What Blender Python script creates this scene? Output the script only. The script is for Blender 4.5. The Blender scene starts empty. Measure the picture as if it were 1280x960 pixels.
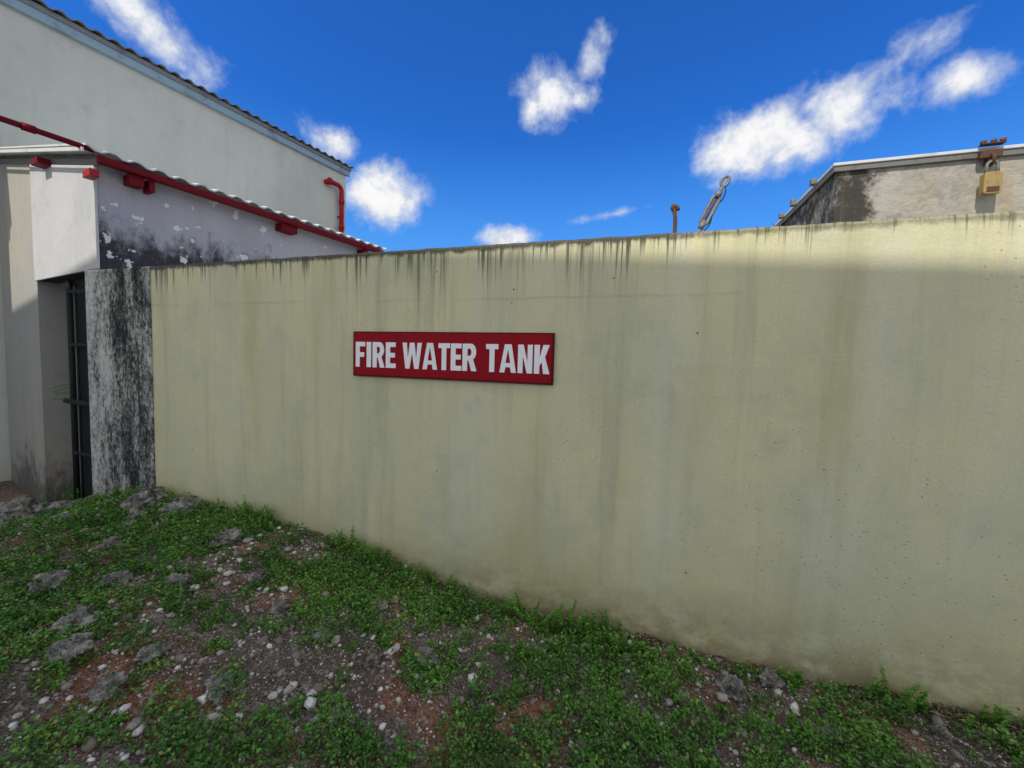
import bpy, bmesh, math, random
import numpy as np
from mathutils import Matrix, Vector, noise as mn
random.seed(4); rng=np.random.default_rng(7)
sc=bpy.context.scene; COL=sc.collection
A=math.radians(17.8); B=math.radians(27.8)

# ------------------------------------------------------------------ helpers
def link(o,parent=None):
    COL.objects.link(o)
    if parent is not None: o.parent=parent
    return o
def empty(name,rot=0,loc=(0,0,0)):
    e=bpy.data.objects.new(name,None); e.empty_display_size=.2; e.rotation_euler=(0,0,rot); e.location=loc
    return link(e)
def mesh(name,v,f,mat=None,parent=None,smooth=False,bevel=0,seg=2):
    me=bpy.data.meshes.new(name); me.from_pydata([tuple(p) for p in v],[],f); me.update()
    if smooth: me.polygons.foreach_set('use_smooth',[True]*len(me.polygons))
    o=bpy.data.objects.new(name,me); link(o,parent)
    if mat: me.materials.append(mat)
    if bevel:
        m=o.modifiers.new('b','BEVEL'); m.width=bevel; m.segments=seg; m.limit_method='ANGLE'
    return o
def box(name,x0,x1,y0,y1,z0,z1,mat,parent=None,bevel=.004):
    v=[(x,y,z) for x in (x0,x1) for y in (y0,y1) for z in (z0,z1)]
    f=[(0,1,3,2),(4,6,7,5),(0,4,5,1),(2,3,7,6),(0,2,6,4),(1,5,7,3)]
    return mesh(name,v,f,mat,parent,bevel=bevel)
def tube(name,pts,r,mat,parent=None,seg=12,closed=False,radii=None):
    pts=[Vector(p) for p in pts]; n=len(pts); v=[];f=[]
    up=Vector((0,0,1)); prev=None
    for i,p in enumerate(pts):
        if closed: t=(pts[(i+1)%n]-pts[i-1])
        else: t=pts[min(i+1,n-1)]-pts[max(i-1,0)]
        t.normalize()
        if prev is None:
            a=t.cross(up) if abs(t.z)<.95 else t.cross(Vector((1,0,0)))
        else: a=prev-t*prev.dot(t)
        a.normalize(); prev=a; b=t.cross(a)
        rr=radii[i] if radii else r
        for k in range(seg):
            an=2*math.pi*k/seg; v.append(p+a*math.cos(an)*rr+b*math.sin(an)*rr)
    for i in range(n if closed else n-1):
        j=(i+1)%n
        for k in range(seg):
            l=(k+1)%seg; f.append((i*seg+k,i*seg+l,j*seg+l,j*seg+k))
    if not closed:
        f.append(tuple(range(seg))[::-1]); f.append(tuple((n-1)*seg+k for k in range(seg)))
    return mesh(name,v,f,mat,parent,smooth=True)
def arc(c,r,a0,a1,n,ax1,ax2):
    c=Vector(c);ax1=Vector(ax1);ax2=Vector(ax2)
    return [c+ax1*(r*math.cos(a0+(a1-a0)*i/n))+ax2*(r*math.sin(a0+(a1-a0)*i/n)) for i in range(n+1)]

class MT:
    def __init__(s,name,rough=.8,spec=.3):
        s.m=bpy.data.materials.new(name); s.m.use_nodes=True; s.nt=s.m.node_tree
        s.p=s.nt.nodes['Principled BSDF']; s.p.inputs['Roughness'].default_value=rough
        s.p.inputs['Specular IOR Level'].default_value=spec
        s.tc=s.nt.nodes.new('ShaderNodeTexCoord'); s.obj=s.tc.outputs['Object']
    def put(s,i,v):
        if isinstance(v,bpy.types.NodeSocket): s.nt.links.new(v,i)
        elif isinstance(v,(tuple,list)) and len(v)==3 and len(i.default_value)==4: i.default_value=(*v,1)
        else: i.default_value=v
    def map(s,scale,loc=(0,0,0)):
        n=s.nt.nodes.new('ShaderNodeMapping'); s.put(n.inputs[0],s.obj); n.inputs['Scale'].default_value=scale; n.inputs['Location'].default_value=loc
        return n.outputs[0]
    def noise(s,vec,scale=1,detail=4,rough=.55,dist=0):
        n=s.nt.nodes.new('ShaderNodeTexNoise'); s.put(n.inputs['Vector'],vec); n.inputs['Scale'].default_value=scale
        n.inputs['Detail'].default_value=detail; n.inputs['Roughness'].default_value=rough; n.inputs['Distortion'].default_value=dist
        return n.outputs[0]
    def voro(s,vec,scale,out='Distance',feature='F1'):
        n=s.nt.nodes.new('ShaderNodeTexVoronoi'); n.feature=feature; s.put(n.inputs['Vector'],vec); n.inputs['Scale'].default_value=scale
        return n.outputs[out]
    def mr(s,v,a,b,c=0,d=1,smooth=True):
        n=s.nt.nodes.new('ShaderNodeMapRange'); n.interpolation_type='SMOOTHSTEP' if smooth else 'LINEAR'
        for i,x in enumerate((v,a,b,c,d)): s.put(n.inputs[i],x)
        return n.outputs[0]
    def math(s,op,a,b=0.0,clamp=False):
        n=s.nt.nodes.new('ShaderNodeMath'); n.operation=op; n.use_clamp=clamp; s.put(n.inputs[0],a); s.put(n.inputs[1],b); return n.outputs[0]
    def mix(s,f,a,b,blend='MIX'):
        n=s.nt.nodes.new('ShaderNodeMix'); n.data_type='RGBA'; n.blend_type=blend
        s.put(n.inputs[0],f); s.put(n.inputs[6],a); s.put(n.inputs[7],b); return n.outputs[2]
    def ramp(s,f,stops,interp='LINEAR'):
        n=s.nt.nodes.new('ShaderNodeValToRGB'); s.put(n.inputs[0],f); r=n.color_ramp; r.interpolation=interp
        while len(r.elements)<len(stops): r.elements.new(.5)
        for e,(p,c) in zip(r.elements,stops):
            e.position=p; e.color=(*c,1) if isinstance(c,tuple) else (c,c,c,1)
        return n.outputs[0]
    def xyz(s):
        n=s.nt.nodes.new('ShaderNodeSeparateXYZ'); s.put(n.inputs[0],s.obj); return n.outputs
    def bump(s,h,dist=.01,strength=.5):
        n=s.nt.nodes.new('ShaderNodeBump'); s.put(n.inputs['Height'],h); n.inputs['Distance'].default_value=dist; n.inputs['Strength'].default_value=strength
        s.nt.links.new(n.outputs[0],s.p.inputs['Normal'])
    def base(s,c): s.put(s.p.inputs['Base Color'],c); return s.m

# ------------------------------------------------------------------ materials
def wall_paint():
    t=MT('tank_paint',.75,.25); x=t.xyz(); S,Z=x[0],x[2]
    big=t.noise(t.map((1.1,1,.8)),1.2,4,.6)
    c=t.mix(t.mr(big,.35,.68),(.69,.645,.385),(.60,.585,.385))
    vs=t.noise(t.map((7,1,.45)),1,4,.65)
    c=t.mix(t.mr(vs,.46,.76,0,.55),c,(.40,.40,.27))
    vs2=t.noise(t.map((3,1,.35),(5,0,3)),1,3,.6)
    c=t.mix(t.mr(vs2,.50,.75,0,.45),c,(.70,.68,.53))
    oc=t.noise(t.map((2.2,1,.5),(2,0,9)),1,4,.6)
    c=t.mix(t.mr(oc,.54,.78,0,.6),c,(.50,.44,.19))
    low=t.math('MULTIPLY',t.mr(Z,.7,-.1),t.mr(t.noise(t.map((2.5,1,2.5)),1,5,.7),.3,.65,.2,.85))
    c=t.mix(low,c,(.46,.41,.19))
    dirt=t.math('MULTIPLY',t.mr(Z,.35,-.1),t.mr(t.noise(t.map((6,1,9)),1,5,.7),.35,.6,.1,.8))
    c=t.mix(dirt,c,(.25,.22,.12))
    mo=t.noise(t.map((2.6,1,2.6),(9,0,2)),1,5,.7)
    c=t.mix(t.mr(mo,.5,.75,0,.4),c,(.42,.43,.32))
    wob=t.math('ADD',Z,t.math('MULTIPLY',t.noise(t.map((1.5,1,1)),1,2),.05))
    d=t.math('ABSOLUTE',t.math('SUBTRACT',wob,2.02))
    line=t.math('MULTIPLY',t.mr(d,.016,.0),t.mr(t.noise(t.map((3,1,3)),1,2),.35,.6,0,.28))
    line=t.math('MULTIPLY',line,t.mr(S,.9,0))
    c=t.mix(line,c,(.3,.31,.2))
    reg=t.ramp(t.mr(S,-5,2,0,1,False),[(0,.6),(.18,.75),(.35,.55),(.45,.8),(.58,1.0),(.7,.8),(.76,.42),(1,.32)])
    Ln=t.noise(t.map((9,1,.01)),1,4,.85)
    L=t.math('MULTIPLY',t.mr(Ln,.40,.66,.035,.58),reg)
    hs=t.noise(t.map((62,1,.35)),1,2,.6)
    thr=t.mr(hs,.49,.57)
    depth=t.math('SUBTRACT',2.355,Z)
    rel=t.math('DIVIDE',depth,L)
    fade=t.mr(rel,1.0,.1)
    drip=t.math('MULTIPLY',t.math('MULTIPLY',thr,fade),t.mr(reg,.1,.6,.3,.95))
    c=t.mix(drip,c,(.045,.047,.03))
    hs2=t.noise(t.map((12,1,.4),(3,0,0)),1,4,.6)
    wash=t.math('MULTIPLY',t.math('MULTIPLY',t.mr(hs2,.44,.68),t.mr(rel,2.0,.1)),t.mr(reg,.2,1,.1,.55))
    c=t.mix(wash,c,(.24,.25,.16))
    edge=t.math('MULTIPLY',t.mr(t.math('ADD',depth,t.math('MULTIPLY',t.noise(t.map((14,1,14)),1,4,.7),-.09)),.014,-.02),t.mr(reg,.1,.7,.3,.97))
    c=t.mix(edge,c,(.05,.05,.035))
    v=t.voro(t.map((5,1,5)),1); pm=t.math('MULTIPLY',t.mr(v,.045,.025),t.mr(t.noise(t.map((2,1,2),(7,1,1)),1,2),.48,.53))
    v2=t.voro(t.map((26,26,26)),1); pm2=t.math('MULTIPLY',t.mr(v2,.14,.07),t.mr(t.noise(t.map((1,1,1),(3,1,8)),1,3),.45,.58,0,.6))
    pm=t.math('MAXIMUM',pm,pm2)
    c=t.mix(t.math('MULTIPLY',pm,.8),c,(.12,.11,.07))
    fine=t.noise(t.map((70,70,70)),1,2,.7)
    c=t.mix(t.mr(fine,.3,.7,0,.16),c,(.34,.34,.24))
    h=t.math('ADD',t.math('MULTIPLY',t.noise(t.map((4,4,4)),1,4),1.5),t.math('MULTIPLY',fine,.22))
    h=t.math('SUBTRACT',h,t.math('MULTIPLY',pm,.8))
    t.bump(h,.014,.45)
    return t.base(c)
def pillar_mat():
    t=MT('mouldy_concrete',.9,.2); x=t.xyz()
    a=t.noise(t.map((7,7,1.6)),1,6,.72,.3)
    b=t.noise(t.map((40,40,28)),1,4,.8)
    f=t.math('ADD',t.math('MULTIPLY',a,.52),t.math('MULTIPLY',b,.48))
    f=t.math('ADD',f,t.math('MULTIPLY',t.math('ABSOLUTE',t.math('ADD',x[0],4.56)),.19))
    c=t.ramp(f,[(.46,(.02,.02,.02)),(.525,(.10,.10,.095)),(.575,(.32,.32,.29)),(.66,(.58,.58,.54))])
    t.bump(b,.01,.6); return t.base(c)
def plaster(name,c1,c2,mould=0,moz=(2.4,3.1),patches=False,rough=.85,streak=.4):
    t=MT(name,rough,.2); x=t.xyz()
    c=t.mix(t.mr(t.noise(t.map((.9,.9,.6)),1,4,.6),.35,.7),c1,c2)
    if streak:
        st=t.noise(t.map((4,4,.35)),1,4,.65)
        c=t.mix(t.mr(st,.5,.85,0,streak),c,tuple(v*.6 for v in c1))
    st2=t.noise(t.map((2.5,2.5,2.5),(4,2,0)),1,5,.7)
    c=t.mix(t.mr(st2,.52,.78,0,.45),c,tuple(v*.7 for v in c2))
    if mould:
        f=t.math('ADD',t.mr(x[2],moz[1],moz[0],-.25,.42,False),t.math('ADD',t.math('MULTIPLY',t.noise(t.map((9,9,5)),1,5,.72),.75),t.math('MULTIPLY',t.noise(t.map((2,2,.6)),1,3),.5)))
        c=t.mix(t.mr(f,.62,.92,0,mould),c,(.035,.036,.04))
    if patches:
        dn=t.noise(t.map((1,14,14)),1,3,.6); tot=None
        for sc_,off,th in (((1,3.2,3.4),(0,0,0),.15),((1,5.0,6.0),(3,2,1),.12)):
            v=t.voro(t.map(sc_,off),1,'Distance')
            q=t.math('ADD',v,t.math('MULTIPLY',t.math('SUBTRACT',dn,.5),.95))
            m=t.mr(q,th,th-.03,0,.85); tot=m if tot is None else t.math('MAXIMUM',tot,m)
        c=t.mix(tot,c,(.78,.78,.77))
    fine=t.noise(t.map((45,45,45)),1,3,.7)
    c=t.mix(t.mr(fine,.3,.75,0,.15),c,tuple(v*.5 for v in c1))
    t.bump(t.math('ADD',t.noise(t.map((6,6,6)),1,3),t.math('MULTIPLY',fine,.4)),.012,.45)
    return t.base(c)
def paint(name,c,c2,rough=.45,scale=8,thr=(.5,.75),amt=.7,metal=0,spec=.25):
    t=MT(name,rough,spec); n=t.noise(t.obj,scale,4,.65)
    t.p.inputs['Metallic'].default_value=metal
    return t.base(t.mix(t.mr(n,thr[0],thr[1],0,amt),c,c2))
def hatch_mat():
    t=MT('old_concrete',.9,.2); x=t.xyz()
    c=t.mix(t.mr(t.noise(t.map((3,3,3)),1,5,.65),.35,.65),(.42,.40,.35),(.30,.285,.25))
    c=t.mix(t.mr(t.noise(t.map((18,18,18)),1,4,.7),.45,.75,0,.45),c,(.16,.15,.13))
    f=t.math('ADD',t.mr(t.math('ABSOLUTE',t.math('SUBTRACT',x[0],1.09)),.28,.0,-.28,.33),t.math('MULTIPLY',t.noise(t.map((12,12,10)),1,5,.75),1.0))
    c=t.mix(t.mr(f,.55,.78,0,.93),c,(.04,.037,.03))
    c=t.mix(t.mr(t.noise(t.map((7,7,1.2)),1,4),.5,.8,0,.6),c,(.38,.28,.16))
    t.bump(t.noise(t.map((20,20,20)),1,5,.7),.02,.6); return t.base(c)
def soil():
    t=MT('soil',.95,.15)
    n=t.noise(t.obj,1.7,5,.65); c=t.ramp(n,[(.3,(.10,.08,.055)),(.5,(.19,.15,.115)),(.68,(.31,.26,.215))])
    r=t.noise(t.map((2.2,2.2,2.2),(4,4,4)),1,3); c=t.mix(t.mr(r,.50,.62,0,.8),c,(.34,.145,.075))
    g=t.noise(t.obj,32,4,.75); c=t.mix(t.mr(g,.50,.64,0,.8),c,(.46,.43,.39))
    g3=t.noise(t.obj,90,3,.7); c=t.mix(t.mr(g3,.48,.62,0,.8),c,(.05,.042,.03))
    t.bump(t.math('ADD',g,t.math('MULTIPLY',g3,.5)),.03,.9); return t.base(c)
def attr_mat(name,stops,rough=.7,spec=.3,nscale=0):
    t=MT(name,rough,spec); a=t.nt.nodes.new('ShaderNodeAttribute'); a.attribute_name='rnd'
    c=t.ramp(a.outputs['Fac'],stops)
    if nscale:
        n=t.noise(t.obj,nscale,3,.7); c=t.mix(t.mr(n,.4,.7,0,.5),c,(.12,.11,.09))
    return t.base(c)
def rock_mat():
    t=MT('limestone',.95,.15)
    n=t.noise(t.obj,11,5,.75); c=t.ramp(n,[(.36,(.05,.048,.044)),(.47,(.24,.23,.205)),(.60,(.52,.50,.46))])
    g=t.noise(t.obj,45,4,.7); c=t.mix(t.mr(g,.5,.66,0,.7),c,(.06,.055,.05))
    t.bump(t.math('ADD',n,t.math('MULTIPLY',g,.5)),.04,1.0); return t.base(c)
def paving():
    t=MT('bounce_paving_concrete',.9,.2); n=t.noise(t.obj,.6,4,.6); return t.base(t.mix(t.mr(n,.35,.7),(.40,.39,.36),(.32,.31,.29)))

M_tank=wall_paint(); M_pil=pillar_mat()
M_tall=plaster('pale_green_render',(.61,.635,.55),(.53,.555,.485))
M_lean=plaster('patched_white_render',(.39,.39,.44),(.46,.46,.50),mould=1.0,moz=(2.4,3.35),patches=True)
M_box=plaster('white_board',(.56,.56,.555),(.44,.45,.445),streak=0)
M_low=plaster('grey_render',(.37,.37,.35),(.44,.41,.34),mould=.7,moz=(-.6,.7))
M_red=paint('red_paint',(.36,.010,.014),(.16,.02,.02),.5,14)
M_darkred=paint('red_oxide_steel',(.17,.006,.014),(.08,.010,.012),.6,10,spec=.15)
M_sheet=paint('galvanised_sheet',(.62,.63,.62),(.33,.32,.30),.5,5,amt=.7)
M_deck=paint('shade_canopy_white',(.66,.66,.64),(.56,.56,.53),.6,2)
M_fascia=paint('blue_fascia',(.28,.40,.48),(.16,.21,.24),.5,3,amt=.8)
M_roofsteel=paint('weathered_roofing',(.22,.24,.25),(.10,.10,.10),.6,3)
M_hatch=hatch_mat()
M_rust=paint('rusty_steel',(.10,.055,.035),(.22,.11,.06),.85,40)
M_galv=paint('galvanised_steel',(.20,.20,.19),(.12,.09,.06),.6,30,metal=.3)
M_brass=paint('worn_brass',(.40,.29,.12),(.16,.11,.05),.5,25,metal=.4)
M_dark=paint('dark_steel',(.022,.028,.028),(.012,.012,.012),.7,12,spec=.15)
M_signred=paint('sign_red',(.30,.002,.010),(.21,.003,.008),.5,3,amt=.6,spec=.15)
M_signedge=paint('sign_edge',(.12,.006,.010),(.05,.01,.01),.6,12,spec=.15)
M_white=paint('lettering_white',(.92,.91,.90),(.80,.79,.77),.45,10)
M_soil=soil(); M_rock=rock_mat(); M_pave=paving()
M_leaf=attr_mat('leaf',[(0,(.03,.08,.014)),(.45,(.075,.205,.026)),(.8,(.14,.33,.045)),(.93,(.25,.42,.08)),(1,(.36,.29,.10))],.55,.3)
M_litter=attr_mat('dry_leaf',[(0,(.06,.045,.03)),(.6,(.18,.13,.08)),(1,(.34,.27,.18))],.9,.2)
M_grav=attr_mat('gravel',[(0,(.12,.10,.08)),(.35,(.28,.245,.205)),(.7,(.48,.44,.39)),(1,(.82,.80,.75))],.9,.2,60)

# ------------------------------------------------------------------ sky
w=bpy.data.worlds.new("World"); sc.world=w; w.use_nodes=True
class WT(MT):
    def __init__(s):
        s.nt=w.node_tree; s.tc=s.nt.nodes.new('ShaderNodeTexCoord'); s.obj=s.tc.outputs['Generated']
W=WT(); nt=w.node_tree
SUNEL=math.radians(50); SUNAZ=math.atan2(-.6,-.8)
sk=nt.nodes.new('ShaderNodeTexSky'); sk.sky_type='NISHITA'; sk.sun_disc=False
sk.sun_elevation=SUNEL; sk.sun_rotation=SUNAZ%(2*math.pi); sk.dust_density=.3; sk.ozone_density=2.0
skyc=W.mix(1.0,sk.outputs[0],(.17,.70,1.55),'MULTIPLY')
sx=W.xyz()
skyc=W.mix(W.mr(sx[2],.50,.12,0,.75),skyc,(.95,3.4,7.6))
az_=W.math('ARCTAN2',sx[0],sx[1]); el_n=W.math('ARCSINE',sx[2])
cm=nt.nodes.new('ShaderNodeCombineXYZ'); nt.links.new(az_,cm.inputs[0]); nt.links.new(el_n,cm.inputs[1])
nz=W.noise(W.obj,8,6,.64,.15); nzb=W.noise(W.obj,20,5,.62,.2)
nn=W.math('ADD',W.math('MULTIPLY',W.math('SUBTRACT',nz,.5),2.4),W.math('MULTIPLY',W.math('SUBTRACT',nzb,.5),1.5))
# (azimuth, elevation, half width, half height, tilt, strength) of each cumulus
blobs=[(32,24.8,.17,.08,-6,1.25),(37.5,26.3,.12,.085,-6,1.25),(26.5,25.0,.09,.075,0,1.15),(40.5,26.0,.08,.05,0,.9),
 (4.2,32.0,.11,.08,5,1.05),(9.5,35.2,.065,.05,20,.75),(1.8,31,.06,.06,0,.9),(8,31.8,.06,.045,0,.75),
 (-42.5,30.3,.16,.06,-30,1.0),(-37.5,28.2,.07,.05,-20,.75),
 (-24.3,24.9,.11,.055,-15,1.1),(-18.5,20.6,.13,.085,-6,1.3),(-1.7,16.4,.12,.036,5,1.2),
 (43.9,29.6,.08,.045,0,.6),(46.6,25.6,.07,.05,0,.9),(14,19.4,.16,.012,8,.42)]
best=None
for az,el,a,b,rot,st in blobs:
    mp=nt.nodes.new('ShaderNodeMapping'); mp.vector_type='TEXTURE'; nt.links.new(cm.outputs[0],mp.inputs[0])
    mp.inputs['Location'].default_value=(math.radians(az),math.radians(el),0); mp.inputs['Rotation'].default_value=(0,0,math.radians(rot))
    mp.inputs['Scale'].default_value=(a,b,1)
    ln=nt.nodes.new('ShaderNodeVectorMath'); ln.operation='LENGTH'; nt.links.new(mp.outputs[0],ln.inputs[0])
    val=W.mr(ln.outputs['Value'],0,3,st,-2*st,False)
    best=val if best is None else W.math('MAXIMUM',best,val)
dens=W.math('ADD',best,W.math('MULTIPLY',nn,.66))
front=W.mr(dens,.14,.95)
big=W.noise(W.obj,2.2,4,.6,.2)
fill_clouds=W.math('MULTIPLY',W.mr(big,.36,.50),W.mr(sx[1],.25,-.15))  # added cloud bank behind the viewpoint, kept bright to fill the shade
fill_clouds=W.math('MULTIPLY',fill_clouds,W.mr(sx[2],.0,.12))
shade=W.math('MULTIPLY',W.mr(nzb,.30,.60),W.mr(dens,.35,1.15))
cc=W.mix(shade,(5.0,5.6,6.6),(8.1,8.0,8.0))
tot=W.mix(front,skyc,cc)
tot=W.mix(fill_clouds,tot,(8.7,8.6,8.4))
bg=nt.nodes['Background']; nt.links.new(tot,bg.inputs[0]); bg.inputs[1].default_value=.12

# ------------------------------------------------------------------ sun
sd=bpy.data.lights.new('sun','SUN'); sd.energy=3.7; sd.angle=math.radians(.55); sd.color=(1,.94,.84)
so=link(bpy.data.objects.new('sun',sd)); SUN=Vector((math.sin(SUNAZ)*math.cos(SUNEL),math.cos(SUNAZ)*math.cos(SUNEL),math.sin(SUNEL)))
so.rotation_euler=SUN.to_track_quat('Z','Y').to_euler(); so.location=(0,-5,20)

# ------------------------------------------------------------------ water tank
tank=empty('water_tank',-A)
def wall_strip(name,s0,s1,q0,q1,ztop,zbot,mat,step=.04,jit=.004,seed=0):
    n=int((s1-s0)/step)+1; v=[];f=[]
    for i in range(n+1):
        s=s0+(s1-s0)*i/n
        j=(mn.noise(Vector((s*6,seed,0)))*1.0+mn.noise(Vector((s*25,seed,3)))*.7)*jit
        k=mn.noise(Vector((s*1.3,seed,9)))*.003
        prof=[(q0,zbot),(q0+k,0.6),(q0-k,1.5),(q0,ztop-.018+j),(q0+.006,ztop-.004+j),(q0+.02,ztop+j),(q1-.02,ztop+j*.5),(q1,ztop-.02),(q1,zbot)]
        v+=[(s,a,b) for a,b in prof]
    P=9
    for i in range(n):
        for k in range(P-1):
            f.append((i*P+k,i*P+k+1,(i+1)*P+k+1,(i+1)*P+k)[::-1])
    f.append(tuple(range(P))); f.append(tuple(n*P+k for k in range(P))[::-1])
    return mesh(name,v,f,mat,tank,smooth=False)
wall_strip('front_wall',-4.29,8,2.5,2.7,2.352,-1,M_tank)
wall_strip('end_pillar',-5.22,-4.292,2.488,2.78,2.350,-1,M_pil,seed=5,jit=.006)
box('roof_slab',-5.1,7.9,2.702,8.5,2.12,2.30,M_hatch,tank)
box('rear_body',-5.0,7.8,2.71,8.4,-1,2.118,M_tank,tank)

# ------------------------------------------------------------------ hatch on the tank roof
hatch=empty('concrete_hatch',-A)
box('kerb_walls',1.012,3.1,2.80,4.5,2.301,2.735,M_hatch,hatch,bevel=.012)
box('metal_lid',.985,3.13,2.775,4.54,2.745,2.762,M_sheet,hatch,bevel=.003)
box('lid_lip',.990,3.12,2.782,2.795,2.715,2.744,M_galv,hatch,bevel=.002)
box('lid_side_lip',.990,1.0,2.797,4.53,2.715,2.744,M_galv,hatch,bevel=.002)
for i,q in enumerate((3.0,3.35,3.6,4.1)):
    box('lid_clip_%d'%(i+1),.955,.984,q,q+.04,2.74,2.775+.01*(i%2),M_galv,hatch,bevel=.004)
lock=empty('padlock',-A)
def lockbody(w,h,d,c):
    v=[];f=[];pr=[]
    for (cx,cz,a0) in ((w/2-.012,h/2-.012,0),(-w/2+.012,h/2-.012,90),(-w/2+.012,-h/2+.012,180),(w/2-.012,-h/2+.012,270)):
        for k in range(5):
            a=math.radians(a0+k*22.5); pr.append((cx+.012*math.cos(a),cz+.012*math.sin(a)))
    n=len(pr)
    for y in (-d/2,d/2): v+=[(c[0]+a,c[1]+y,c[2]+b) for a,b in pr]
    f=[tuple(range(n)),tuple(range(n,2*n))[::-1]]+[(i,i+n,(i+1)%n+n,(i+1)%n) for i in range(n)]
    return mesh('body',v,f,M_brass,lock,bevel=.004,seg=3)
lc=(1.655,2.745,2.565); lockbody(.072,.110,.036,lc)
box('key_plate',lc[0]-.024,lc[0]+.024,lc[1]-.021,lc[1]-.0185,lc[2]-.045,lc[2]-.02,M_rust,lock,bevel=.001)
sh=[(lc[0]-.022,lc[1],lc[2]+.04),(lc[0]-.022,lc[1],lc[2]+.085)]+arc((lc[0],lc[1],lc[2]+.09),.022,math.pi,0,10,(1,0,0),(0,0,1))+[(lc[0]+.022,lc[1],lc[2]+.085),(lc[0]+.022,lc[1],lc[2]+.04)]
tube('shackle',sh,.0075,M_galv,lock,10)
tube('staple',arc((lc[0],lc[1]+.02,lc[2]+.125),.028,0,2*math.pi,16,(0,1,0),(0,0,1))[:-1],.008,M_rust,lock,8,closed=True)
box('hasp_plate',lc[0]-.05,lc[0]+.045,2.74,2.773,2.763,2.771,M_rust,lock)
box('hasp_fold',lc[0]-.045,lc[0]+.04,2.752,2.774,2.70,2.742,M_rust,lock)
for k,(dx,dz) in enumerate(((-.04,.0),(.036,.004),(0,.002))):
    tube('hasp_bolt_%d'%(k+1),[(lc[0]+dx,2.752,2.765+dz),(lc[0]+dx,2.752,2.785+dz)],.012,M_rust,lock,6)

# ------------------------------------------------------------------ turnbuckle and rod on the tank roof
tb=empty('turnbuckle',-A)
p0=Vector((.235,3.2,2.30)); p1=Vector((.52,3.2,2.93)); dr=(p1-p0).normalized(); sd2=Vector((dr.z,0,-dr.x)); Y=Vector((0,1,0))
tube('lower_rod',[p0,p0+dr*.36],.014,M_galv,tb,10)
bs=p0+dr*.32; be=p0+dr*.55
for k,sg in enumerate((-1,1)):
    tube('side_bar_%d'%(k+1),[bs+sd2*sg*.006,bs+dr*.03+sd2*sg*.024,be-dr*.03+sd2*sg*.024,be+sd2*sg*.006],.012,M_galv,tb,8)
tube('inner_thread',[bs,be],.008,M_rust,tb,8)
tube('collar_1',[bs-dr*.02,bs+dr*.02],.022,M_galv,tb,10); tube('collar_2',[be-dr*.02,be+dr*.02],.022,M_galv,tb,10)
tube('upper_rod',[be,be+dr*.06],.012,M_galv,tb,8)
ec=be+dr*.095
tube('eye',[ec+dr*.036*math.cos(a)+sd2*.022*math.sin(a) for a in [i*2*math.pi/18 for i in range(18)]],.0105,M_galv,tb,8,closed=True)
tube('wire_loop',[p0+dr*.30+sd2*(.03+.012*math.sin(i*.9))+dr*(i*.028)+Y*.01*math.cos(i) for i in range(12)],.004,M_dark,tb,6)
rod=empty('lifting_rod',-A)
tube('stem',[(.19,3.2,2.30),(.188,3.2,2.55),(.186,3.2,2.66),(.180,3.2,2.70),(.172,3.2,2.725)],.014,M_rust,rod,10)
tube('hook',[(.172,3.2,2.715),(.162,3.2,2.738),(.166,3.2,2.752),(.185,3.2,2.748),(.200,3.2,2.732),(.203,3.2,2.715)],.014,M_rust,rod,8)
vine=empty('dry_vine',-A)
for k in range(12):
    s=.55+.04*k+random.uniform(-.03,.03); pts=[Vector((s,2.72,2.33))]; d=Vector((random.uniform(-.5,1),random.uniform(-.2,.4),random.uniform(.2,.9))).normalized()
    for j in range(6):
        pts.append(pts[-1]+d*.02); d=(d+Vector((random.uniform(-.4,.4),random.uniform(-.3,.3),random.uniform(-.45,.2)))).normalized()
    tube('stem_%d'%(k+1),pts,.002,M_rust,vine,5)

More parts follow.
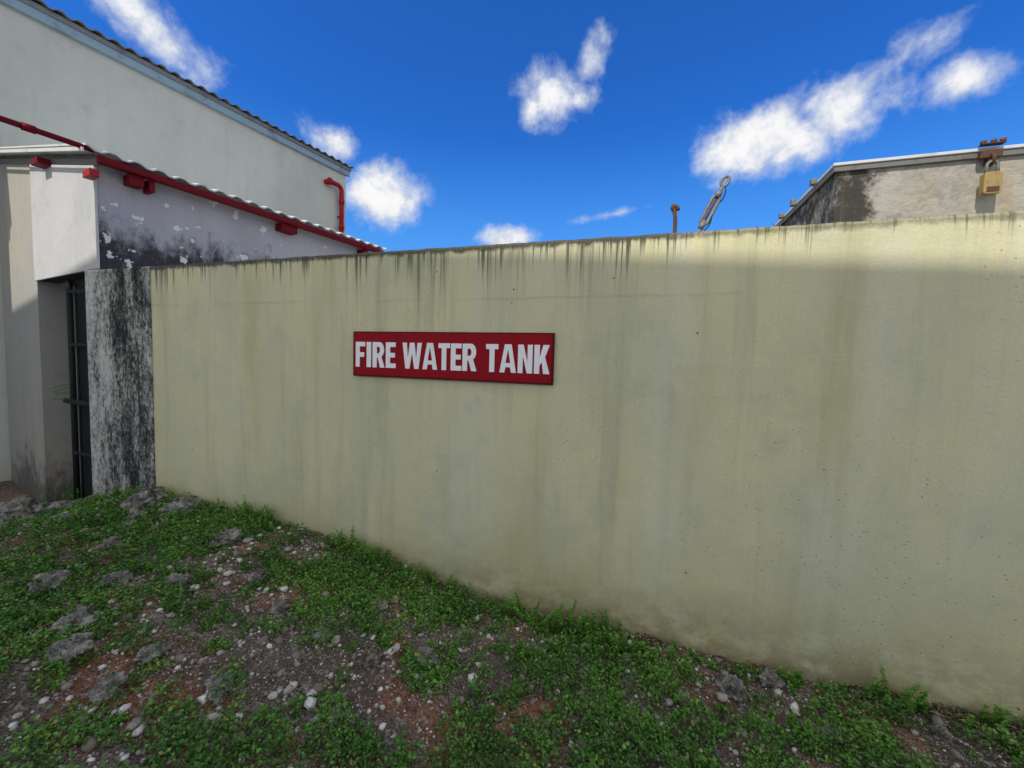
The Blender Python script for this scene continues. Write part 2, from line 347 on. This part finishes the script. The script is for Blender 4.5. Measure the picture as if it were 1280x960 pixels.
# ------------------------------------------------------------------ sign
sign=empty('fire_water_tank_sign',-A)
S0,S1,Z0,Z1=-2.04,-.525,1.443,1.772
box('board',S0,S1,2.472,2.496,Z0,Z1,M_signedge,sign,bevel=.003)
box('face',S0+.012,S1-.012,2.468,2.4715,Z0+.012,Z1-.010,M_signred,sign,bevel=.001)
for k,(a,b) in enumerate(((S0+.03,Z0+.03),(S1-.03,Z0+.03),(S0+.03,Z1-.03),(S1-.03,Z1-.03))):
    tube('screw_%d'%(k+1),[(a,2.4675,b),(a,2.4655,b)],.005,M_signedge,sign,10)
T_=.195
def glyph(ch,w):
    t=T_
    if ch=='I': return [[(0,0),(w,0),(w,1),(0,1)]]
    if ch=='F': return [[(0,0),(t,0),(t,.4),(w*.9,.4),(w*.9,.585),(t,.585),(t,.82),(w,.82),(w,1),(0,1)]]
    if ch=='E': return [[(0,0),(w,0),(w,.18),(t,.18),(t,.41),(w*.92,.41),(w*.92,.59),(t,.59),(t,.82),(w*.98,.82),(w*.98,1),(0,1)]]
    if ch=='T': 
        m=w/2; return [[(m-t/2,0),(m+t/2,0),(m+t/2,.82),(w,.82),(w,1),(0,1),(0,.82),(m-t/2,.82)]]
    if ch=='N': return [[(0,0),(t*.93,0),(t*.93,.60),(w-t,0),(w,0),(w,1),(w-t*.93,1),(w-t*.93,.40),(t,1),(0,1)]]
    if ch=='K': return [[(0,0),(t,0),(t,.28),(t+.08,.40),(w-t*1.12,0),(w+.01,0),(t+.19,.58),(w-.01,1),(w-t*1.2,1),(t,.57),(t,1),(0,1)]]
    if ch=='A':
        m=w/2; return [[(0,0),(t*.95,0),(t*.95+.04,.19),(w-t*.95-.04,.19),(w-t*.95,0),(w,0),(m+.125,1),(m-.125,1)],[(t+.025,.34),(m,.84),(w-t-.025,.34)]]
    if ch=='W':
        m=w/2; return [[(.13,0),(.13+t*.95,0),(m,.60),(w-.13-t*.95,0),(w-.13,0),(w,1),(w-t*.95,1),(w-.235,.40),(m+.10,1),(m-.10,1),(.235,.40),(t*.95,1),(0,1)]]
    if ch=='R':
        o=[(0,0),(t,0),(t,.38),(t+.05,.38),(w-t,0),(w+.02,0),(w-.13,.42)]
        for k in range(9):
            a=-math.pi/2*.75+ (math.pi/2*1.75)*k/8
            o.append((w-.21+.20*math.cos(a),.70+.30*math.sin(a)))
        o+=[(0,1)]
        h=[(t,.56)]
        for k in range(7):
            a=-math.pi/2+math.pi*k/6; h.append((w-.27+.075*math.cos(a),.69+.13*math.sin(a)))
        h+=[(t,.82)]
        return [o,h]
def word(name,txt,ws,s0,s1,z0,h):
    cu=bpy.data.curves.new(name,'CURVE'); cu.dimensions='2D'; cu.fill_mode='BOTH'; cu.extrude=.0012
    tot=sum(ws); gap=((s1-s0)/h-tot)/(len(ws)-1); x=0
    for ch,wd in zip(txt,ws):
        for poly in glyph(ch,wd):
            sp=cu.splines.new('POLY'); sp.points.add(len(poly)-1)
            for p,(a,b) in zip(sp.points,poly): p.co=((x+a)*h,b*h,0,1)
            sp.use_cyclic_u=True
        x+=wd+gap
    o=bpy.data.objects.new(name,cu); cu.materials.append(M_white); link(o,sign)
    o.rotation_euler=(math.pi/2,0,0); o.location=(s0,2.4655,z0)
H=.183; ZL=1.512
word('letters_fire','FIRE',[.45,.21,.54,.45],-2.010,-1.668,ZL,H)
word('letters_water','WATER',[.84,.63,.48,.44,.55],-1.612,-1.046,ZL,H)
word('letters_tank','TANK',[.47,.62,.53,.55],-.978,-.548,ZL,H)

# ------------------------------------------------------------------ tall building
tall=empty('warehouse_building',-B)
def prism(name,prof,y0,y1,mat,parent,bevel=0):
    n=len(prof); v=[(a,y0,b) for a,b in prof]+[(a,y1,b) for a,b in prof]
    f=[tuple(range(n)),tuple(range(n,2*n))[::-1]]+[(i,i+n,(i+1)%n+n,(i+1)%n) for i in range(n)]
    return mesh(name,v,f,mat,parent,bevel=bevel)
prism('walls',[(-9,-1),(-9,6.42),(-13,7.2),(-17,6.42),(-17,-1)],-1,7.42,M_tall,tall)
def corr(name,x0,z0,x1,z1,y0,y1,per,amp,mat,parent,th=.012,dip=0):
    n=int((y1-y0)/per*8); v=[];f=[]
    for i in range(n+1):
        y=y0+(y1-y0)*i/n; c=math.cos(2*math.pi*(y-y0)/per); c=max(-.7,min(.7,c*1.4))/.7
        e=mn.noise(Vector((y*1.7,x0,0)))*dip
        for (x,z) in ((x0+e,z0+e*.4),(x1,z1)):
            v.append((x,y,z+amp*c)); v.append((x,y,z+amp*c-th))
    for i in range(n):
        a=i*4;b=a+4
        f+=[(a,a+2,b+2,b),(a+1,b+1,b+3,a+3),(a,b,b+1,a+1),(a+2,a+3,b+3,b+2)]
    f+=[(0,1,3,2),(n*4,n*4+2,n*4+3,n*4+1)]
    return mesh(name,v,f,mat,parent)
corr('roof_sheeting',-8.84,6.475,-13,7.30,-1.1,7.55,.20,.018,M_roofsteel,tall)
corr('roof_sheeting_rear',-13,7.30,-17.2,6.45,-1.1,7.55,.20,.018,M_roofsteel,tall)
box('eave_fascia',-8.998,-8.93,-1.05,7.5,6.25,6.44,M_fascia,tall)
box('eave_trim',-8.928,-8.90,-1.05,7.52,6.38,6.45,M_roofsteel,tall)
rp=empty('fire_riser_pipe',-B)
pts=[(-8.86,6.86,5.86),(-8.86,7.0,5.86)]+arc((-8.86,7.06,5.74),.12,math.pi/2,0,6,(0,1,0),(0,0,1))+[(-8.86,7.18,5.5),(-8.86,7.18,4.2)]
tube('pipe',pts,.055,M_red,rp)
tube('flange',[(-8.86,6.80,5.86),(-8.86,6.86,5.86)],.085,M_red,rp)
tube('wall_stub',[(-9.01,6.82,5.86),(-8.86,6.82,5.86)],.06,M_red,rp)
tube('coupling_1',[(-8.86,7.18,5.42),(-8.86,7.18,5.54)],.068,M_red,rp)
tube('coupling_2',[(-8.86,7.18,4.80),(-8.86,7.18,4.90)],.068,M_red,rp)
for z in (5.1,4.5): box('bracket_%d'%int(z*10),-9.0,-8.80,7.16,7.20,z,z+.04,M_darkred,rp)

# ------------------------------------------------------------------ lean-to
lean=empty('lean_to_building',-B)
def zr(n): return 3.44+.2*(-5.38-n)
prism('upper_walls',[(-5.6,2.39),(-5.6,zr(-5.6)-.06),(-8.99,zr(-8.99)-.06),(-8.99,2.39)],1.665,5.12,M_lean,lean)
prism('end_panel',[(-5.585,2.385),(-5.585,zr(-5.6)-.10),(-7.49,zr(-7.5)-.10),(-7.49,2.385)],1.635,1.66,M_box,lean,bevel=.004)
prism('end_wall',[(-7.5,-1),(-7.5,zr(-7.5)-.08),(-8.98,zr(-8.98)-.08),(-8.98,-1)],1.66,5.1,M_low,lean)
corr('roof_sheeting',-5.36,3.478,-9.0,3.478+.2*3.64,1.52,5.30,.19,.014,M_sheet,lean,th=.018,dip=.012)
box('eave_beam',-5.455,-5.395,1.62,5.25,3.386,3.438,M_darkred,lean)
box('eave_flange',-5.48,-5.385,1.62,5.25,3.376,3.385,M_darkred,lean,bevel=.002)
prism('rake_trim',[(-5.38,zr(-5.38)-.02),(-5.38,zr(-5.38)+.015),(-8.98,zr(-8.98)+.015),(-8.98,zr(-8.98)-.02)],1.50,1.515,M_sheet,lean)
prism('rake_rafter',[(-5.5,zr(-5.5)-.09),(-5.5,zr(-5.5)-.03),(-8.98,zr(-8.98)-.03),(-8.98,zr(-8.98)-.09)],1.64,1.66,M_galv,lean)
for k,(m0,m1,z0) in enumerate(((1.86,1.98,3.28),(2.02,2.07,3.26),(3.45,3.68,3.28),(4.85,4.95,3.30))):
    box('rafter_end_%d'%(k+1),-5.62,-5.45,m0,m1,z0,3.374,M_darkred,lean)
box('rafter_end_5',-5.60,-5.42,1.56,1.63,3.235,3.30,M_red,lean)  # brighter red than the other ends: sunlit look put into the colour
box('rafter_end_6',-6.95,-6.75,1.53,1.63,3.60,3.665,M_darkred,lean)
fp=empty('fire_water_pipe',-B)
tube('run',[(-5.43,1.60,3.475),(-5.43,.4,3.475),(-5.43,-1.2,3.475)]+arc((-5.43,-1.2,3.355),.12,math.pi/2,math.pi,6,(0,1,0),(0,0,1))+[(-5.43,-1.32,3.0),(-5.43,-1.32,-.5)],.025,M_darkred,fp)
tube('coupling',[(-5.43,1.15,3.475),(-5.43,1.23,3.475)],.034,M_darkred,fp)
tube('coupling_2',[(-5.43,.85,3.475),(-5.43,.89,3.475)],.032,M_darkred,fp)
gate=empty('corridor_gate',-A)
box('leaf',-6.24,-5.3,2.88,2.90,-.5,2.36,M_dark,gate)  # solid dark sheet standing in for the darkness of the corridor gap
tube('hinge_post',[(-6.25,2.84,-.5),(-6.25,2.84,2.36)],.028,M_dark,gate,10)
for k,s in enumerate((-6.14,-5.9,-5.7)):
    tube('bar_%d'%(k+1),[(s,2.84,-.5),(s,2.84,2.3)],.011,M_dark,gate,8)
for k,z in enumerate((.35,.95,1.6,2.2)): box('rail_%d'%(k+1),-6.23,-5.3,2.81,2.822,z,z+.04,M_dark,gate)
tube('pipe_stub',[(-6.26,2.78,.98),(-5.5,2.78,.94)],.028,M_dark,gate)
# added steel canopy, unseen behind the viewpoint, placed to shade the yard
can=empty('added_shade_canopy',-A)
def qe(s): return -2.5-.06*(s+1.73)
ZC=8.535
v=[(-16,qe(-16),ZC),(9,qe(9),ZC),(9,-8,ZC),(-16,-8,ZC)]
v+=[(a,b,c-.06) for a,b,c in v]
mesh('shade_deck',v,[(0,1,2,3),(7,6,5,4),(0,4,5,1),(1,5,6,2),(2,6,7,3),(3,7,4,0)],M_deck,can)
for s in (-13,-6,1,8):
    box('beam_%d'%(s+20),s-.06,s+.06,-7.9,-2.6-.06*(s+1.73),ZC-.3,ZC-.062,M_deck,can)
    box('post_%d'%(s+20),s-.1,s+.1,-7.8,-7.6,-.5,ZC-.301,M_deck,can)
# added concrete paving, unseen behind the viewpoint, to bounce light onto the wall
pv=empty('added_bounce_pavement',-A)
for i in range(12):
    for j in range(7):
        s=-14+i*3; q=-1.2-j*3
        box('slab_%d_%d'%(i,j),s+.006,s+2.994,q-2.994,q-.006,-.15,.10+.002*((i*j)%3),M_pave,pv,bevel=0)

# ------------------------------------------------------------------ ground
TAB=rng.random((256,256))
def vn(x,y):
    xi=np.floor(x).astype(int); yi=np.floor(y).astype(int); fx=x-xi; fy=y-yi
    fx=fx*fx*(3-2*fx); fy=fy*fy*(3-2*fy)
    g=lambda a,b: TAB[a%256,b%256]
    return (g(xi,yi)*(1-fx)+g(xi+1,yi)*fx)*(1-fy)+(g(xi,yi+1)*(1-fx)+g(xi+1,yi+1)*fx)*fy
def fbm(x,y,o=4):
    r=0;a=.5;t=0
    for i in range(o): r=r+a*vn(x*2**i+17.3*i,y*2**i+5.1*i); t+=a; a*=.55
    return r/t
PS=[-40,-12,-7.5,-6.2,-5.6,-5.13,-4.7,-4.24,-3.2,-2.5,-2.07,-1.64,-1.3,-.99,-.43,.07,.52,.91,1.8,6,40]
PZ=[0,-.30,-.42,-.34,-.12,.04,.18,.25,.215,.185,.137,.085,.0,-.07,-.075,-.07,-.10,-.11,-.07,-.05,0]
def hgt(s,q):
    p=np.interp(s,PS,PZ); wq=np.interp(q,[-3,0,1.2,2.5,3.5],[0.1,.35,.75,1,1])
    near=np.interp(q,[2.0,2.5],[1,.35])
    far=np.clip((np.hypot(s,q)-8)/10,0,1)
    return p*wq*(1-far)+((fbm(s*1.6+9,q*1.6+3)-.5)*.15+(fbm(s*7+2,q*7)-.5)*.085+(fbm(s*26,q*26,2)-.5)*.03)*near*(1-far)
def axis(a,b,st,lim):
    c=list(np.arange(a,b,st)); d=st; x=c[-1]
    while x<lim: d*=1.18; x+=d; c.append(x)
    d=st; x=c[0]
    while x>-lim: d*=1.18; x-=d; c.insert(0,x)
    return np.array(c)
xs=axis(-7.5,3.2,.025,600); ys=axis(.2,2.7,.025,600)
X,Yg=np.meshgrid(xs,ys,indexing='ij'); Zg=hgt(X,Yg)
V=np.stack([X.ravel(),Yg.ravel(),Zg.ravel()],1); nx,ny=len(xs),len(ys)
I=np.arange(nx*ny).reshape(nx,ny); Fq=np.stack([I[:-1,:-1].ravel(),I[1:,:-1].ravel(),I[1:,1:].ravel(),I[:-1,1:].ravel()],1)
def npmesh(name,V,F,mat,rnd=None,smooth=False,rot=-A):
    me=bpy.data.meshes.new(name); k=F.shape[1]
    me.vertices.add(len(V)); me.vertices.foreach_set('co',V.astype(np.float32).ravel())
    me.loops.add(F.size); me.loops.foreach_set('vertex_index',F.astype(np.int32).ravel())
    me.polygons.add(len(F)); me.polygons.foreach_set('loop_start',np.arange(0,F.size,k,dtype=np.int32))
    me.polygons.foreach_set('loop_total',np.full(len(F),k,dtype=np.int32))
    me.update(calc_edges=True)
    if smooth: me.polygons.foreach_set('use_smooth',np.ones(len(F),dtype=bool))
    if rnd is not None:
        at=me.attributes.new('rnd','FLOAT','POINT'); at.data.foreach_set('value',rnd.astype(np.float32))
    me.materials.append(mat); o=bpy.data.objects.new(name,me); link(o); o.rotation_euler=(0,0,rot); return o
npmesh('ground',V,Fq,M_soil,smooth=True)

# gravel
def ico():
    bm=bmesh.new(); bmesh.ops.create_icosphere(bm,subdivisions=1,radius=1); v=np.array([tuple(x.co) for x in bm.verts]); f=np.array([[x.index for x in p.verts] for p in bm.faces]); bm.free(); return v,f
iv,fi=ico(); NG=42000
gs=rng.uniform(-6.2,2.6,NG); gq=rng.uniform(.5,2.49,NG)
keep=(fbm(gs*1.5+3,gq*1.5+40)+rng.uniform(-.2,.2,NG))>.39; gs=gs[keep]; gq=gq[keep]; NG=len(gs)
u_=rng.random(NG)
size=np.where(u_<.014,rng.uniform(.018,.034,NG),np.where(u_<.11,rng.uniform(.009,.018,NG),rng.uniform(.003,.008,NG)))
jit=rng.uniform(.65,1.3,(NG,12,3)); sc3=rng.uniform(.6,1.2,(NG,1,3))*np.array([1,1,.75]); ang=rng.uniform(0,6.28,NG)
P=iv[None]*jit*sc3*size[:,None,None]; ca=np.cos(ang)[:,None]; sa=np.sin(ang)[:,None]
Px=P[...,0]*ca-P[...,1]*sa+gs[:,None]; Py=P[...,0]*sa+P[...,1]*ca+gq[:,None]; Pz=P[...,2]+(hgt(gs,gq)+size*.35)[:,None]
V=np.stack([Px,Py,Pz],2).reshape(-1,3); F=(fi[None]+(np.arange(NG)*12)[:,None,None]).reshape(-1,3)
npmesh('gravel',V,F,M_grav,rnd=np.repeat(np.clip(rng.random(NG)**1.2+(size>.009)*.18,0,1),12))

# rocks
def rock(name,s,q,r,seed,flat=.75,sink=.3):
    bm=bmesh.new(); bmesh.ops.create_icosphere(bm,subdivisions=4,radius=1); o=Vector((seed*3.7,seed*1.3,0))
    for v in bm.verts:
        d=v.co.normalized(); k=1+.5*mn.noise(d*1.3+o)+.30*(abs(mn.noise(d*2.6+o))-.2)*2+.20*(abs(mn.noise(d*6+o))-.15)*2+.10*mn.noise(d*14+o)
        c=d*k; 
        v.co=Vector((c.x*1.2,c.y*.9,c.z*flat))*r
    me=bpy.data.meshes.new(name); bm.to_mesh(me); bm.free(); me.materials.append(M_rock)
    ob=bpy.data.objects.new(name,me); link(ob)
    z=float(hgt(np.array([s]),np.array([q]))[0])
    Rm=Matrix.Rotation(-A,4,'Z'); ob.matrix_world=Rm@Matrix.Translation((s,q,z+r*flat*(.75-sink)))@Matrix.Rotation(seed*1.9,4,'Z')@Matrix.Rotation(.35*math.sin(seed),4,'X')
RK=[(-4.05,2.28,.13),(-3.65,2.3,.10),(-3.85,2.1,.07),(-2.85,2.1,.08),(-2.62,1.62,.065),(-2.72,1.22,.075),(-2.5,1.08,.06),(-1.75,1.25,.05),(-1.25,1.68,.035),(-1.42,1.42,.03),
(.52,2.25,.06),(.74,2.38,.045),(-1.05,1.85,.05),(-1.45,2.0,.035),(-5.35,2.35,.10),(-5.9,2.2,.15),(-5.6,1.9,.09),(-4.8,2.3,.07),(-2.2,1.25,.05),(-.9,1.25,.035),(-3.3,1.35,.07),(-3.5,1.75,.06),(1.7,2.2,.05),(1.4,2.3,.035),(-6.6,2.5,.2),(-1.95,1.75,.045),(-3.75,2.42,.07),(-5.1,2.3,.06),(-2.3,1.9,.045),(-1.6,1.7,.035),(-.3,1.7,.025),(.9,2.1,.03),(-2.15,1.05,.05),(-2.95,1.5,.06),(-4.3,1.9,.07),(-1.2,1.35,.03)]
for i,(s,q,r) in enumerate(RK): rock('rock',s,q,r,i+1)

# low weeds
def leaves(P,D,Nn,Ls,Wd,rnd):
    n=len(P); Sd=np.cross(D,Nn); Sd/=np.linalg.norm(Sd,axis=1)[:,None]+1e-9; Up=np.cross(Sd,D)
    l=Ls[:,None]; w_=Wd[:,None]
    v=np.stack([P,P+D*l*.3+Sd*w_+Up*w_*.35,P+D*l*.7+Sd*w_*.85+Up*w_*.3,P+D*l-Up*l*.12,P+D*l*.7-Sd*w_*.85+Up*w_*.3,P+D*l*.3-Sd*w_+Up*w_*.35],1)
    base=(np.arange(n)*6)[:,None]
    f=np.concatenate([base+np.array([[0,1,2,3]]),base+np.array([[0,3,4,5]])])
    return v.reshape(-1,3),f,np.repeat(rnd,6)
def dens_f(s,q):
    d=.5+(fbm(s*1.3+31,q*1.9+7)-.5)*.6+.75*(fbm(s*4.5,q*4.5+9)-.5)+.55*(fbm(s*13,q*13+9,2)-.5)
    b=np.interp(s,[-7,-5.3,-4.6,-2,-1,-.2,.4,1.2,3],[-.25,0,.10,.08,.01,.04,.01,-.03,-.05])
    b=b+np.interp(q,[.4,1.6,2.1,2.42,2.5],[-.02,-.01,.06,.07,0])
    for cs,cq,r,a in ((-1.15,1.6,.3,-.10),(-1.75,1.2,.25,-.06),(-2.6,1.1,.25,-.10),(-3.8,2.3,.3,-.10),(-.35,2.05,.4,.12),(1.2,2.2,.3,-.06),(.55,2.35,.25,-.12),(.2,1.75,.25,.05),(-1.5,2.2,.3,.08),(-3.6,1.5,.7,.08),(-2.0,2.3,.3,.08)):
        b=b+a*np.exp(-((s-cs)**2+(q-cq)**2)/r**2)
    return d+b
NP=46000
ps=rng.uniform(-6.6,3.0,NP); pq=rng.uniform(.35,2.47,NP)
dv=dens_f(ps,pq); k=(dv+rng.uniform(-.07,.07,NP))>.52; ps=ps[k];pq=pq[k];dv=dv[k]
NPk=len(ps); nl=10
ph=np.clip((dv-.48)*.40,.008,.07)*rng.uniform(.4,1.6,NPk); pr=rng.uniform(.015,.04,NPk)
ct=np.repeat(np.arange(NPk),nl); n=len(ct)
a=rng.uniform(0,6.283,n); rr=np.sqrt(rng.random(n)); 
x=ps[ct]+np.cos(a)*rr*pr[ct]; y=np.minimum(pq[ct]+np.sin(a)*rr*pr[ct],2.485)
z=hgt(x,y)+.003+ph[ct]*(1-rr**2*.6)*rng.uniform(.35,1.1,n)
a2=a+rng.normal(0,.7,n); el=rng.uniform(-.35,.9,n)
D=np.stack([np.cos(a2)*np.cos(el),np.sin(a2)*np.cos(el),np.sin(el)],1)
Nn=np.stack([rng.normal(0,.5,n),rng.normal(0,.5,n),np.ones(n)],1)
Ls=rng.uniform(.007,.016,n)*rng.uniform(.75,1.5,NPk)[ct]; rnd=np.clip(rng.normal(.44,.2,n)+(fbm(x*3,y*3+50)-.5)*.8+(rng.random(n)<.02)*.6,0,1)
v1,f1,r1=leaves(np.stack([x,y,z],1),D,Nn,Ls,Ls*rng.uniform(.28,.4,n),rnd)
tall_w=[]
for s,q,hh in [(-3.05,2.44,.16),(-2.9,2.42,.15),(-2.75,2.38,.12),(-2.15,2.43,.15),(-2.0,2.40,.14),(-1.85,2.4,.12),(-1.7,2.42,.11),(-1.5,2.4,.1),(-1.3,2.42,.1),(-.75,2.42,.14),(-.6,2.38,.14),(-.42,2.42,.18),(-.3,2.38,.14),(-.15,2.40,.12),(-.05,2.3,.1),(.15,2.35,.08),(.35,2.4,.06),(.85,2.42,.08),(1.3,2.42,.15),(1.37,2.38,.13),(1.6,2.42,.10),(1.75,2.3,.08),(-3.4,2.42,.1),(-4.3,2.4,.12),(-4.6,2.42,.1),(-4.9,2.42,.09),(-4.75,2.2,.09),(.75,2.1,.06),(-6.15,2.7,.35),(-6.0,2.65,.25)]:
    tall_w+= [(s+random.gauss(0,.05),min(2.46,q+random.gauss(0,.035)) if s>-5.3 else q+random.gauss(0,.05),hh*random.uniform(.6,1.25)) for _ in range(6)]
for _ in range(340):
    s=random.uniform(-5.5,1.9); q=random.uniform(.9,2.4)
    if float(dens_f(np.array([s]),np.array([q]))[0])>.53: tall_w.append((s,q,random.uniform(.04,.09)))
PP=[];DD=[];NN=[];LL=[];RR=[]
for s,q,hh in tall_w:
    z0=float(hgt(np.array([s]),np.array([q]))[0]); lean_=np.array([random.gauss(0,.25),random.gauss(-.15,.2)])
    m=int(14+hh*230)
    for j in range(m):
        t=(j+.5)/m; an=j*2.4+random.uniform(-.4,.4); hz=t*hh
        el_=random.uniform(-.1,.6)
        qq=q+lean_[1]*hz
        PP.append((s+lean_[0]*hz,min(2.485,qq) if s>-5.3 else qq,z0+hz)); DD.append((math.cos(an)*math.cos(el_),math.sin(an)*math.cos(el_),math.sin(el_)))
        NN.append((random.gauss(0,.3),random.gauss(0,.3),1)); LL.append(random.uniform(.014,.030)*(1-.45*t)); RR.append(min(1,max(0,random.gauss(.5+.2*t,.12))))
PP,DD,NN,LL,RR=map(np.array,(PP,DD,NN,LL,RR))
v2,f2,r2=leaves(PP,DD,NN,LL,LL*.36,RR)
npmesh('weeds',np.concatenate([v1,v2]),np.concatenate([f1,f2+len(v1)]),M_leaf,rnd=np.concatenate([r1,r2]))
# dead leaf litter caught along the foot of the wall
n=7000; x=rng.uniform(-2.0,2.4,n); y=2.492-np.abs(rng.normal(0,.05,n)); k=(fbm(x*3,y*3)+np.interp(x,[-2,0,.6,2],[-.2,-.08,.06,.1]))>.48; x=x[k];y=y[k];n=len(x)
a=rng.uniform(0,6.28,n); el=rng.normal(0,.3,n); D=np.stack([np.cos(a)*np.cos(el),np.sin(a)*np.cos(el)*.5,np.sin(el)],1); D/=np.linalg.norm(D,axis=1)[:,None]
Nn=np.stack([rng.normal(0,.5,n),rng.normal(0,.5,n),np.ones(n)],1); Ls=rng.uniform(.006,.02,n)
v4,f4,r4=leaves(np.stack([x,y,hgt(x,y)+rng.uniform(.003,.02,n)],1),D,Nn,Ls,Ls*.3,rng.random(n)); npmesh('leaf_litter',v4,f4,M_litter,rnd=r4)
# slender shrub growing through the corridor gate
PP=[];DD=[];NN=[];LL=[];RR=[]
for b in range(7):
    an=random.uniform(2.2,4.2); p=np.array([-6.14,2.78,1.0+.045*b]); d=np.array([math.cos(an)*.8,-.3,random.uniform(-.1,.5)]); d/=np.linalg.norm(d)
    for j in range(11):
        p=p+d*.017; d=d+np.array([0,0,-.035])
        for sgn in (-1,1):
            PP.append(p.copy()); DD.append((d[0]*.4,sgn*.5,d[2]+sgn*.7)); NN.append((0.2,-1,.3)); LL.append(.018); RR.append(random.uniform(0,.3))
PP,DD,NN,LL,RR=map(np.array,(PP,DD,NN,LL,RR)); DD=DD/np.linalg.norm(DD,axis=1)[:,None]
v3,f3,r3=leaves(PP,DD,NN,LL,LL*.25,RR); npmesh('corridor_shrub',v3,f3,M_leaf,rnd=r3)
st=empty('dry_sticks',-A)
for k in range(22):
    s=random.uniform(-2.2,1.9); q=random.uniform(1.3,2.45); an=random.uniform(0,3.14); l=random.uniform(.02,.05); pts=[]
    if k<3: s,q,an,l=-1.0+.05*k,2.42,.1*k,.05
    for t in (-1,-.3,.4,1):
        a_,b_=s+math.cos(an)*l*t,min(2.48,q+math.sin(an)*l*t); pts.append((a_,b_,float(hgt(np.array([a_]),np.array([b_]))[0])+.012+random.uniform(0,.006)))
    tube('stick_%d'%(k+1),pts,random.uniform(.0015,.003) if k>2 else .008,M_white if k<2 else M_rust,st,6)

# ------------------------------------------------------------------ camera
cam=bpy.data.cameras.new('camera'); co=link(bpy.data.objects.new('camera',cam))
cam.lens=500/1280*36; cam.sensor_width=36; cam.clip_end=5000; cam.clip_start=.02
co.matrix_world=Matrix.Translation((0,0,1.6))@Matrix.Rotation(math.radians(90-3.55),4,'X')@Matrix.Rotation(math.radians(1.66),4,'Z')
sc.camera=co
sc.view_settings.view_transform='Standard'; sc.view_settings.look='None'; sc.view_settings.exposure=0
